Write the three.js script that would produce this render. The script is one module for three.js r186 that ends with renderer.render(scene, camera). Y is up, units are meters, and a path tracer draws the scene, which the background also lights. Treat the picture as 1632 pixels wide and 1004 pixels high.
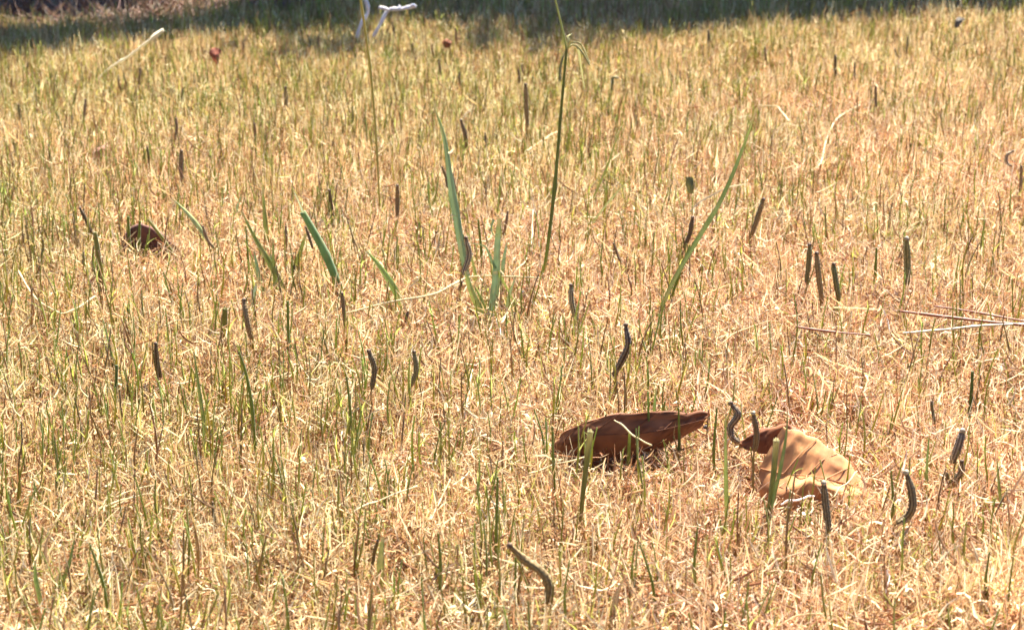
import * as THREE from 'three';
import { Sky } from 'three/addons/objects/Sky.js';
import { mergeGeometries } from 'three/addons/utils/BufferGeometryUtils.js';

// ---------------------------------------------------------------- camera, sky, sun, exposure
const W = 1632, H = 1004, FPX = 3000, EYE = 0.5, PITCH = 16.7 * Math.PI / 180;
const scene = new THREE.Scene();
const camera = new THREE.PerspectiveCamera(2 * Math.atan(H / 2 / FPX) * 180 / Math.PI, W / H, 0.05, 400);
camera.position.set(0, EYE, 0);
camera.rotation.set(-PITCH, 0, 0);
camera.focus = 1.45;
camera.userData.fStop = 18;
camera.updateMatrixWorld(true);
const renderer = new THREE.WebGLRenderer({ antialias: true });
renderer.setSize(1024, 629);
renderer.toneMapping = THREE.LinearToneMapping;
renderer.toneMappingExposure = 6.0;
renderer.shadowMap.enabled = true;

const SUN_EL = 58 * Math.PI / 180, SUN_AZ = 24 * Math.PI / 180;          // behind the scene, to the right
const SUN = new THREE.Vector3(Math.sin(SUN_AZ) * Math.cos(SUN_EL), Math.sin(SUN_EL), -Math.cos(SUN_AZ) * Math.cos(SUN_EL));
const sky = new Sky();
sky.name = 'sky'; sky.scale.setScalar(350);
sky.material.uniforms.sunPosition.value.copy(SUN);
sky.material.uniforms.turbidity.value = 9; sky.material.uniforms.rayleigh.value = 0.7;
sky.material.uniforms.mieCoefficient.value = 0.005;
sky.userData.kind = 'structure';
scene.add(sky);
scene.environmentIntensity = 0.1;
const sun = new THREE.DirectionalLight(new THREE.Color(1, 0.92, 0.79), 4.6);
sun.name = 'sun'; sun.castShadow = true;
sun.shadow.camera.left = sun.shadow.camera.bottom = -8; sun.shadow.camera.right = sun.shadow.camera.top = 8; sun.shadow.camera.far = 60;
sun.shadow.mapSize.set(4096, 4096);
scene.add(sun, sun.target);
sun.target.position.set(0, 0, -2.5); sun.position.copy(sun.target.position).addScaledVector(SUN, 20);

// ---------------------------------------------------------------- helpers
function rng(seed) { let s = seed >>> 0; return () => { s = (s + 0x6d2b79f5) | 0; let t = Math.imul(s ^ (s >>> 15), 1 | s); t = (t + Math.imul(t ^ (t >>> 7), 61 | t)) ^ t; return ((t ^ (t >>> 14)) >>> 0) / 4294967296; }; }
const V = (x, y, z) => new THREE.Vector3(x, y, z);
const lerp = THREE.MathUtils.lerp, clamp = THREE.MathUtils.clamp, smooth = THREE.MathUtils.smoothstep;
const hash2 = (ix, iy, s) => { let h = Math.imul(ix, 374761393) + Math.imul(iy, 668265263) + Math.imul(s, 1274126177) | 0; h = Math.imul(h ^ (h >>> 13), 1274126177); return ((h ^ (h >>> 16)) >>> 0) / 4294967296; };
function noise(x, y, s = 1) {
  const ix = Math.floor(x), iy = Math.floor(y), fx = x - ix, fy = y - iy, u = fx * fx * (3 - 2 * fx), v = fy * fy * (3 - 2 * fy);
  return lerp(lerp(hash2(ix, iy, s), hash2(ix + 1, iy, s), u), lerp(hash2(ix, iy + 1, s), hash2(ix + 1, iy + 1, s), u), v);
}
const fbm = (x, y, s = 1) => 0.55 * noise(x, y, s) + 0.3 * noise(x * 2.1, y * 2.1, s + 1) + 0.15 * noise(x * 4.3, y * 4.3, s + 2);

const ray = (px, py) => V((px - W / 2) / FPX, (H / 2 - py) / FPX, -1).applyEuler(camera.rotation);
const onGround = (px, py, y = 0) => { const r = ray(px, py); return r.multiplyScalar((y - EYE) / r.y).add(camera.position); };
const inPlane = (px, py, z) => { const r = ray(px, py); return r.multiplyScalar(z / r.z).add(camera.position); };
const parse = (s) => s.trim().split(/\s+/).map((p) => p.split(',').map(Number));
const toPixel = (p) => { const q = p.clone().project(camera); return [(q.x + 1) * W / 2, (1 - q.y) * H / 2]; };

const taken = {};
function numbered(name) { const n = taken[name] = (taken[name] ?? -1) + 1; return n ? `${name}_${String(n).padStart(3, '0')}` : name; }
function tag(o, label, category, group, kind) {
  if (label) o.userData.label = label;
  if (category) o.userData.category = category;
  if (group) o.userData.group = group;
  if (kind) o.userData.kind = kind;
  return o;
}
function mesh(name, geometry, material, parent) {
  const m = new THREE.Mesh(geometry, material);
  m.name = parent && parent !== scene ? name : numbered(name);
  m.castShadow = m.receiveShadow = true;
  (parent ?? scene).add(m);
  return m;
}
function thing(name, at, label, category, group) {
  const g = new THREE.Group(); g.name = numbered(name); g.position.copy(at); scene.add(g);
  return tag(g, label, category, group);
}
const col = (r, g, b) => new THREE.Color().setRGB(r, g, b);

// triangles with colours, collected into one geometry
class Soup {
  constructor() { this.p = []; this.c = []; this.i = []; }
  v(p, c) { this.p.push(p.x, p.y, p.z); this.c.push(c.r, c.g, c.b); return this.p.length / 3 - 1; }
  grid(rows) { for (let r = 0; r + 1 < rows.length; r++) for (let k = 0; k + 1 < rows[r].length; k++) { const a = rows[r][k], b = rows[r][k + 1], d = rows[r + 1][k], e = rows[r + 1][k + 1]; this.i.push(a, b, e, a, e, d); } }
  build(offset) {
    const g = new THREE.BufferGeometry();
    const p = Float32Array.from(this.p);
    if (offset) for (let k = 0; k < p.length; k += 3) { p[k] -= offset.x; p[k + 1] -= offset.y; p[k + 2] -= offset.z; }
    g.setAttribute('position', new THREE.BufferAttribute(p, 3));
    g.setAttribute('color', new THREE.BufferAttribute(Float32Array.from(this.c), 3));
    g.setIndex(this.i); g.computeVertexNormals();
    return g;
  }
  // a channelled leaf along points; width(t) in metres, side = rough direction of its width, fold = depth of the channel as share of width
  leaf(pts, width, side, color, fold = 0.35, twist = 0) {
    const rows = [];
    for (let k = 0; k < pts.length; k++) {
      const t = k / (pts.length - 1), tan = pts[Math.min(k + 1, pts.length - 1)].clone().sub(pts[Math.max(k - 1, 0)]).normalize();
      let s = side.clone().applyAxisAngle(tan, twist * t); s.addScaledVector(tan, -s.dot(tan)).normalize();
      const n = tan.clone().cross(s), w = width(t) / 2, c = color(t, 0), rib = color(t, 1);
      rows.push([this.v(pts[k].clone().addScaledVector(s, -w), c), this.v(pts[k].clone().addScaledVector(n, -w * 2 * fold), rib), this.v(pts[k].clone().addScaledVector(s, w), c)]);
    }
    this.grid(rows);
  }
  tube(pts, radius, color, sides = 5, caps = true) {
    const rows = [], ref = V(0.31, 0.2, 0.93);
    for (let k = 0; k < pts.length; k++) {
      const t = k / (pts.length - 1), tan = pts[Math.min(k + 1, pts.length - 1)].clone().sub(pts[Math.max(k - 1, 0)]).normalize();
      const a = ref.clone().addScaledVector(tan, -ref.dot(tan)).normalize(), b = tan.clone().cross(a), r = radius(t), row = [];
      for (let j = 0; j <= sides; j++) { const f = j % sides / sides * Math.PI * 2; row.push(j === sides ? row[0] : this.v(pts[k].clone().addScaledVector(a, Math.cos(f) * r).addScaledVector(b, Math.sin(f) * r), color(t, f))); }
      rows.push(row);
    }
    this.grid(rows);
    if (caps) for (const [row, k, flip] of [[rows[0], 0, true], [rows[rows.length - 1], pts.length - 1, false]]) {
      const m = this.v(pts[k], color(k ? 1 : 0, 0));
      for (let j = 0; j < sides; j++) flip ? this.i.push(m, row[j + 1], row[j]) : this.i.push(m, row[j], row[j + 1]);
    }
  }
}
function curve(pts, n) { return pts.length === 2 ? Array.from({ length: n + 1 }, (_, k) => pts[0].clone().lerp(pts[1], k / n)) : new THREE.CatmullRomCurve3(pts, false, 'centripetal').getPoints(n); }

// ---------------------------------------------------------------- materials
const leafy = (o) => new THREE.MeshPhysicalMaterial({ vertexColors: true, roughness: 0.85, specularIntensity: 0.25, transmission: 0.35, thickness: 0, side: THREE.DoubleSide, ...o });
const strawMat = leafy({ name: 'dry_straw', roughness: 0.92, transmission: 0.46 });
const stemMat = new THREE.MeshPhysicalMaterial({ name: 'grass_stem', vertexColors: true, roughness: 0.9, specularIntensity: 0.25, transmission: 0.55, thickness: 0, side: THREE.DoubleSide });
const bladeMat = leafy({ name: 'green_blade', roughness: 0.7, transmission: 0.25 });
const needleMat = new THREE.MeshStandardMaterial({ name: 'needle', vertexColors: true, roughness: 0.55 });
const twigMat = new THREE.MeshStandardMaterial({ name: 'twig', vertexColors: true, roughness: 0.85 });
const bodyMat = new THREE.MeshPhysicalMaterial({ name: 'caterpillar_skin', vertexColors: true, roughness: 0.6, specularIntensity: 0.45 });
const deadLeafMat = leafy({ name: 'dead_leaf', roughness: 0.8, transmission: 0.18 });

// ---------------------------------------------------------------- the ground
{
  const S = 1024, cv = document.createElement('canvas'); cv.width = cv.height = S;
  const g = cv.getContext('2d'), R = rng(11);
  g.fillStyle = '#74512f'; g.fillRect(0, 0, S, S);
  for (let k = 0; k < 9000; k++) {
    const x = R() * S, y = R() * S, a = R() * 6.28, l = 6 + R() * 26, v = R();
    g.strokeStyle = v < 0.3 ? `rgba(74,50,32,.7)` : v < 0.6 ? `rgba(160,115,68,.8)` : v < 0.85 ? `rgba(196,158,98,.8)` : `rgba(120,118,60,.8)`;
    g.lineWidth = 1 + R() * 2.4;
    for (const ox of [-S, 0, S]) for (const oy of [-S, 0, S]) {
      if (x + ox < -40 || x + ox > S + 40 || y + oy < -40 || y + oy > S + 40) continue;
      g.beginPath(); g.moveTo(x + ox, y + oy); g.quadraticCurveTo(x + ox + Math.cos(a) * l / 2 + R() * 4, y + oy + Math.sin(a) * l / 2 + R() * 4, x + ox + Math.cos(a) * l, y + oy + Math.sin(a) * l); g.stroke();
    }
  }
  const map = new THREE.CanvasTexture(cv); map.colorSpace = THREE.SRGBColorSpace; map.wrapS = map.wrapT = THREE.RepeatWrapping; map.magFilter = THREE.LinearFilter; map.repeat.set(240, 240);
  const bump = new THREE.CanvasTexture(cv); bump.wrapS = bump.wrapT = THREE.RepeatWrapping; bump.magFilter = THREE.LinearFilter; bump.repeat.set(240, 240);
  const geo = new THREE.PlaneGeometry(120, 120, 1, 1).rotateX(-Math.PI / 2);
  tag(mesh('ground', geo, new THREE.MeshStandardMaterial({ name: 'soil', map, bumpMap: bump, bumpScale: 0.003, roughness: 0.95 })), 'brown soil under the dry grass', null, null, 'structure');
}

// Where the far left lawn gives way to a bed of rust-brown needles.
const bedEdge = (x) => -3.42 - 0.25 * smooth(x, -0.75, -0.45) - 0.7 * smooth(x, -0.45, 0.05) + 0.06 * (noise(x * 6, 3, 5) - 0.5);
const inBed = (x, z) => z < bedEdge(x) && x < 0.2;

// ---------------------------------------------------------------- tree out of view, its crown shaped to shade the far ground
{
  // the outline of the shade on the ground, as bands in front of and behind which the sun gets through
  const near = parse('-900,118 0,93 150,79 300,62 420,49 560,46 700,33 850,45 1000,57 1110,56 1200,38 1300,33 1450,28 1632,20 2500,-10');
  const yAt = (list, x) => { for (let k = 0; k + 1 < list.length; k++) if (x <= list[k + 1][0]) return lerp(list[k][1], list[k + 1][1], clamp((x - list[k][0]) / (list[k + 1][0] - list[k][0]), 0, 1)); return list[list.length - 1][1]; };
  const gapLow = parse('-900,72 0,55 200,49 330,35 420,10 520,-24 2500,-400'), gapHigh = parse('-900,44 0,27 130,25 190,14 230,-30 520,-80 2500,-450');
  const root = thing('unseen_shade_tree', V(1.7, 0, -7.6), 'broad leafy tree out of view beyond the lawn, placed to shade the far ground', 'tree');
  const R = rng(77), leafShape = new Soup();
  {
    const green = col(0.06, 0.1, 0.025);
    const pts = [V(0, 0, 0), V(0, 0.012, 0.03), V(0, 0.012, 0.06), V(0, 0, 0.1)];
    leafShape.leaf(pts, (t) => 0.058 * Math.sin(Math.PI * Math.min(1, t * 0.93 + 0.04)), V(1, 0, 0), () => green, 0.12);
  }
  const spots = [];
  let guard = 0;
  while (spots.length < 140000 && guard++ < 600000) {  // leaves laid out from the wanted shade, spread wide to block sky light
    const x = lerp(-4.8, 4.8, R()), z = lerp(-2.7, -11, R()), G = V(x, 0.02, z), [px, py] = toPixel(G);
    const jitter = (fbm(x * 5, z * 5, 21) - 0.5) * 14;
    if (py + jitter + 2 > yAt(near, px)) continue;
    if (py + jitter * 0.5 < yAt(gapLow, px) && py > yAt(gapHigh, px)) continue;
    if (fbm(x * 3.1, z * 3.1, 31) < 0.18) continue;                        // sky gaps
    const hgt = 2.2 + 1.7 * fbm(x * 0.9, z * 0.9, 41) + R() * 0.9;
    spots.push(G.addScaledVector(SUN, hgt / SUN.y));
  }
  // two faint dapples thrown by a loose spray at the crown's edge
  for (let k = 0; k < 16; k++) { const g = onGround(lerp(350, 610, R()), lerp(60, 98, R()), 0.02); spots.push(g.addScaledVector(SUN, (2.3 + R() * 0.5) / SUN.y)); }
  for (let k = 0; k < 22; k++) { const g = onGround(lerp(760, 1010, R()), lerp(50, 74, R()), 0.02); spots.push(g.addScaledVector(SUN, (2.3 + R() * 0.5) / SUN.y)); }
  const crown = new THREE.InstancedMesh(leafShape.build(), leafy({ name: 'tree_leaf', roughness: 0.5, transmission: 0.2 }), spots.length);
  crown.name = 'crown'; crown.castShadow = crown.receiveShadow = true; crown.userData.kind = 'stuff';
  const m = new THREE.Matrix4(), q = new THREE.Quaternion(), c = new THREE.Color();
  spots.forEach((p, k) => {
    q.setFromEuler(new THREE.Euler((R() - 0.5) * 1.6, R() * 6.28, (R() - 0.5) * 1.6));
    const s = 0.8 + R() * 0.6;
    m.compose(p.clone().sub(root.position), q, V(s, s, s)); crown.setMatrixAt(k, m);
    crown.setColorAt(k, c.setRGB(0.8 + R() * 0.5, 0.8 + R() * 0.5, 0.7 + R() * 0.6));
  });
  root.add(crown);
  const bark = () => col(0.13, 0.1, 0.075), wood = new Soup();
  wood.tube(curve([V(0, -0.1, 0), V(0.05, 0.8, 0.02), V(-0.04, 1.8, 0.06), V(0.02, 3.0, 0.1)], 14), (t) => lerp(0.21, 0.11, t) + 0.08 * Math.pow(1 - t, 8), bark, 12);
  mesh('trunk', wood.build(), twigMat, root);
  for (let k = 0; k < 26; k++) {
    const to = spots[Math.floor(R() * spots.length)].clone().sub(root.position), from = V(0, 1.5 + R() * 1.4, 0.07), mid = from.clone().lerp(to, 0.5).add(V(0, 0.15, 0));
    const s = new Soup(); s.tube(curve([from, mid, to], 10), (t) => lerp(0.05, 0.006, t), bark, 6); mesh('limb', s.build(), twigMat, root);
  }
}

// ---------------------------------------------------------------- straw, stems and needles: nobody could count them
const PALE = col(0.69, 0.57, 0.32), TAN = col(0.5, 0.34, 0.155), RUST = col(0.37, 0.19, 0.085), GREY = col(0.6, 0.5, 0.33), OLIVE = col(0.34, 0.33, 0.075), BROWN = col(0.2, 0.11, 0.045);
const pick = (R, list) => { let v = R() * list.reduce((a, b) => a + b[1], 0); for (const [c, w] of list) if ((v -= w) <= 0) return c; return list[0][0]; };
function strawPath(R, from, dir, len, curl, n) {
  const pts = [from.clone()], d = dir.clone().normalize(), axis = V(R() - 0.5, R() - 0.5, R() - 0.5).normalize();
  axis.addScaledVector(d, -axis.dot(d)).normalize();
  for (let k = 0; k < n; k++) { d.applyAxisAngle(axis, curl / n * (0.5 + R())); pts.push(pts[k].clone().addScaledVector(d, len / n)); }
  return pts;
}
function matClump(seed) {                                                  // straws lying about, criss-cross
  const R = rng(seed), s = new Soup();
  for (let k = 0; k < 12; k++) {
    const a = R() * 6.28, tilt = (R() - 0.25) * 1.5, len = 0.006 + Math.pow(R(), 2) * 0.02;
    const c = pick(R, [[PALE, 4], [TAN, 4], [RUST, 3.4], [GREY, 0.7], [BROWN, 0.9], [OLIVE, 0.4]]).clone().multiplyScalar(0.75 + R() * 0.45);
    const pts = strawPath(R, V((R() - 0.5) * 0.03, 0.002 + R() * 0.018, (R() - 0.5) * 0.03), V(Math.cos(a), tilt, Math.sin(a)), len, (R() < 0.45 ? 0.6 : 3.4) * R(), 5);
    const w = 0.0007 + R() * 0.001;
    s.leaf(pts, (t) => w * (1 - 0.75 * Math.pow(t, 2.5)), V(R() - 0.5, R() - 0.5, R() - 0.5), () => c, 0.2 + R() * 0.3, (R() - 0.5) * 3);
  }
  return s.build();
}
function tuftClump(seed, tall, splay = 1) {                                           // dead shoots fanning up from one crown
  const R = rng(seed), s = new Soup();
  for (let k = 0; k < 10; k++) {
    const a = R() * 6.28, out = (0.1 + R() * 0.75) * splay, len = (0.013 + R() * 0.019) * tall;
    const c = pick(R, [[PALE, 4], [TAN, 4], [RUST, 2.8], [OLIVE, 1.1], [BROWN, 0.6]]).clone().multiplyScalar(0.75 + R() * 0.45);
    const pts = strawPath(R, V((R() - 0.5) * 0.016, -0.001, (R() - 0.5) * 0.016), V(Math.cos(a) * out, 1, Math.sin(a) * out), len, R() < 0.5 ? R() * 0.8 * splay : R() * 2.8 * splay, 5);
    const w = 0.0006 + R() * 0.0009;
    s.leaf(pts, (t) => w * (1 - 0.8 * Math.pow(t, 2)), V(R() - 0.5, (R() - 0.5) * 0.3, R() - 0.5), () => c, 0.3, (R() - 0.5) * 2);
    if (R() < 0.45) {                                                      // a curled leaf broken from the shoot
      const at = pts[2 + Math.floor(R() * 3)], b = R() * 6.28;
      s.leaf(strawPath(R, at, V(Math.cos(b), 0.3 + R() * 0.7, Math.sin(b)), 0.005 + R() * 0.009, 1 + R() * 2.5, 4), (t) => 0.0011 * (1 - 0.8 * t), V(R() - 0.5, R() - 0.5, R() - 0.5), () => c, 0.3, 0);
    }
  }
  return s.build();
}
function greenStem(seed) {                                                 // a unit-high gnawed shoot, metres after scaling by about 0.045
  const R = rng(seed), s = new Soup(), bend = (R() - 0.5) * 0.34, lean = (R() - 0.5) * 0.3;
  const pts = curve([V(0, -0.1, 0), V(lean * 0.3, 0.33, bend * 0.5), V(lean * 0.75 + (R() - 0.5) * 0.06, 0.68, bend * 0.3 + (R() - 0.5) * 0.06), V(lean * 1.3, 1, bend * 0.2)], 9);
  const base = col(0.36, 0.25, 0.085), mid = col(0.335, 0.315, 0.055), tip = col(0.31, 0.33, 0.065), brown = R() < 0.25;
  const c = (t) => brown ? base.clone().lerp(col(0.24, 0.16, 0.06), t) : t < 0.35 ? base.clone().lerp(mid, t / 0.35) : mid.clone().lerp(tip, (t - 0.35) / 0.65);
  const r0 = 0.012 + R() * 0.008;
  s.tube(pts, (t) => r0 * (1 - 0.45 * t) * (Math.abs(t - 0.55) < 0.06 ? 1.35 : 1), c, 5);
  const n = R() < 0.55 ? 1 : R() < 0.5 ? 2 : 0;
  for (let k = 0; k < n; k++) {
    const t0 = 3 + Math.floor(R() * 6), a = R() * 6.28, len = 0.14 + R() * 0.3, o = 0.25 + R() * 0.5;
    const lc = c(t0 / 9).clone().multiplyScalar(1.15);
    s.leaf(strawPath(R, pts[t0], V(Math.cos(a) * o, 1, Math.sin(a) * o), len, R() * 1.2, 4), (t) => 0.034 * (1 - 0.85 * t), V(Math.sin(a), 0, -Math.cos(a)), () => lc, 0.35, 0);
  }
  return s.build();
}
// variants of a clump become one object: a group with one instanced child for each variant
function scatter(name, label, category, partName, variants, material, places) {
  const g = new THREE.Group(); g.name = numbered(name); scene.add(g);
  tag(g, label, category, null, 'stuff');
  const byVariant = variants.map(() => []);
  for (const p of places) byVariant[p.variant].push(p);
  const m = new THREE.Matrix4(), q = new THREE.Quaternion(), e = new THREE.Euler();
  byVariant.forEach((list, k) => {
    if (!list.length) return;
    const im = new THREE.InstancedMesh(variants[k], material, list.length);
    im.name = partName; im.castShadow = im.receiveShadow = true; im.userData.kind = 'stuff';
    list.forEach((p, j) => { q.setFromEuler(e.set(p.tx, p.yaw, p.tz, 'YXZ')); m.compose(p.at, q, p.scale); im.setMatrixAt(j, m); im.setColorAt(j, p.color); });
    g.add(im);
  });
  return g;
}
// points spread over the ground the picture could see, with a margin to every side
function spread(R, z0, z1, perMetre, each) {
  const wide = (z) => 0.285 * z + 0.3, area = (wide(z0) + wide(z1)) * (z1 - z0), n = Math.round(area * perMetre);
  for (let k = 0; k < n; k++) {
    let z; do z = lerp(z0, z1, R()); while (R() > wide(z) / wide(z1));
    each((R() * 2 - 1) * wide(z), -z);
  }
}
// how green the grass is at a place: patchy, more so far off and to the left
const greenness = (x, z) => clamp(0.25 + 0.95 * (fbm(x * 3.2, z * 2.2, 7) - 0.45) + 0.3 * smooth(-z, 1.3, 3.2) - 0.22 * clamp((x + 0.1) / -z * 4, -1, 1) * (1 - 0.5 * smooth(-z, 2, 3)), 0, 1);

{
  const R = rng(2024), mats = Array.from({ length: 16 }, (_, k) => matClump(100 + k)), tufts = Array.from({ length: 20 }, (_, k) => k < 8 ? tuftClump(200 + k, 1) : tuftClump(200 + k, 1.25, 0.35));
  const places = [], N = mats.length;
  const put = (x, z, tuft, big) => {
    if (inBed(x, z)) return;
    const gr = greenness(x, z), warm = fbm(x * 7, z * 5, 17), thin = fbm(x * 11 + 3, z * 8, 29);
    if (thin < 0.33 && R() < 0.55) return;                                 // worn places where the soil shows through
    const [qx, qy] = toPixel(V(x, 0, z)), pressed = (qx > 860 && qx < 1140 && qy > 700 && qy < 800) || (qx > 1180 && qx < 1400 && qy > 700 && qy < 880) || (qx > 185 && qx < 300 && qy > 385 && qy < 425);
    if (pressed && tuft && R() < 0.7) tuft = false;                        // the fallen leaves hold the straw down
    const s = (0.6 + R() * 0.45 + 0.35 * thin) * big * (pressed ? 0.75 : 1), v = (0.78 + R() * 0.4) * lerp(0.88, 1.08, fbm(x * 4, z * 4, 33));
    const wide = tuft ? s : s * 1.05;
    places.push({ variant: tuft ? N + Math.floor(R() * tufts.length) : Math.floor(R() * N), at: V(x, tuft ? 0 : R() * 0.007, z), yaw: R() * 6.28, tx: (R() - 0.5) * 0.4, tz: (R() - 0.5) * 0.4, scale: V(wide, tuft ? s * (0.85 + 0.4 * R()) : s, wide),
      color: col(v * lerp(1.06, 0.92, gr) * lerp(0.97, 1.06, warm), v * lerp(0.98, 1.0, gr) * lerp(1.03, 0.94, warm), v * lerp(1.04, 0.86, gr) * lerp(1.02, 0.96, warm)) });
  };
  // straw that lies over the feet of the fallen leaves
  const litter = (x0, x1, y0, y1, n, pale = 1) => { for (let k = 0; k < n; k++) { const g = onGround(lerp(x0, x1, R()), lerp(y0, y1, R()), 0.012); put(g.x, g.z, R() < 0.5, 1); const last = places[places.length - 1]; last.at.y = 0.004 + R() * 0.006; last.color.multiplyScalar(pale); } };
  litter(866, 1130, 740, 754, 70); litter(1200, 1390, 808, 824, 34); litter(192, 290, 402, 412, 50); litter(1185, 1215, 735, 770, 16); litter(1585, 1650, 910, 1020, 130, 1.25); litter(1480, 1560, 960, 1010, 50, 1.2);
  spread(R, 0.7, 2.0, 17000, (x, z) => put(x, z, R() < 0.5, 1));
  spread(R, 2.0, 3.4, 10500, (x, z) => put(x, z, R() < 0.75, 1.1));
  spread(R, 3.4, 5.6, 6000, (x, z) => put(x, z, R() < 0.8, 1.25));
  scatter('straw_litter', 'dry tan grass straw matted over the whole lawn', 'dry grass', 'straw', [...mats, ...tufts], strawMat, places);
}
const extraStems = [];                                                     // stems that carry caterpillars
{
  const R = rng(4242), stems = Array.from({ length: 22 }, (_, k) => greenStem(300 + k)), places = [];
  let kin = null;
  const put = (x, z, hi) => {
    if (kin && R() < 0.5) { x = kin[0] + (R() - 0.5) * 0.016; z = kin[1] + (R() - 0.5) * 0.016; } else kin = [x, z];   // shoots share crowns
    if (inBed(x, z)) return;
    const gr = greenness(x, z);
    if (R() > 0.3 + 1.0 * gr) return;
    const h = (0.022 + Math.pow(R(), 1.5) * 0.04) * hi, v = 0.75 + R() * 0.5, w = h * 0.5 + 0.02;
    places.push({ variant: Math.floor(R() * stems.length), at: V(x, 0, z), yaw: R() * 6.28, tx: (R() - 0.5) * 0.3, tz: (R() - 0.5) * 0.3, scale: V(w, h, w), color: col(v * (0.85 + R() * 0.3), v * 0.98, v * (0.9 + R() * 0.5)) });
  };
  spread(R, 0.7, 2.0, 7600, (x, z) => put(x, z, 1));
  spread(R, 2.0, 3.4, 8200, (x, z) => put(x, z, 0.95));
  spread(R, 3.4, 5.6, 6000, (x, z) => put(x, z, 1.1));
  scatter('green_grass', 'thin olive green grass stems standing all through the straw', 'grass', 'stem', stems, stemMat, places);
}
{                                                                          // rust needles of the bed at the far left
  const R = rng(909), kinds = Array.from({ length: 6 }, (_, k) => {
    const r = rng(700 + k), s = new Soup();
    for (let j = 0; j < 10; j++) { const a = r() * 6.28, c = pick(r, [[col(0.15, 0.07, 0.03), 3], [col(0.2, 0.1, 0.04), 2], [col(0.26, 0.15, 0.06), 1]]); s.tube(strawPath(r, V((r() - 0.5) * 0.1, r() * 0.02, (r() - 0.5) * 0.1), V(Math.cos(a), (r() - 0.4) * 0.4, Math.sin(a)), 0.04 + r() * 0.06, r() * 0.8, 4), () => 0.0006, () => c, 3, false); }
    return s.build();
  }), places = [];
  for (let k = 0; k < 16000; k++) { const x = lerp(-2.2, 0.2, R()), z = lerp(-3.35, -6, R()); if (!inBed(x, z)) continue; places.push({ variant: k % 6, at: V(x, 0, z), yaw: R() * 6.28, tx: 0, tz: 0, scale: V(1, 1, 1), color: col(0.8 + R() * 0.4, 0.8 + R() * 0.4, 0.8 + R() * 0.4) }); }
  scatter('needle_litter', 'rust brown fallen pine needles covering the far left ground', 'pine needles', 'needle', kinds, needleMat, places);
}
// ---------------------------------------------------------------- caterpillars
const TOP = 0.02;                                                          // height of the straw's surface
const CAT_LOOK = {
  dark: [col(0.105, 0.06, 0.023), col(0.21, 0.138, 0.06), col(0.14, 0.084, 0.036), col(0.25, 0.17, 0.078)],
  olive: [col(0.085, 0.07, 0.02), col(0.2, 0.165, 0.06), col(0.12, 0.095, 0.032), col(0.22, 0.185, 0.075)],
  striped: [col(0.07, 0.043, 0.019), col(0.3, 0.225, 0.115), col(0.09, 0.058, 0.03), col(0.34, 0.26, 0.14)],
};
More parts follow.
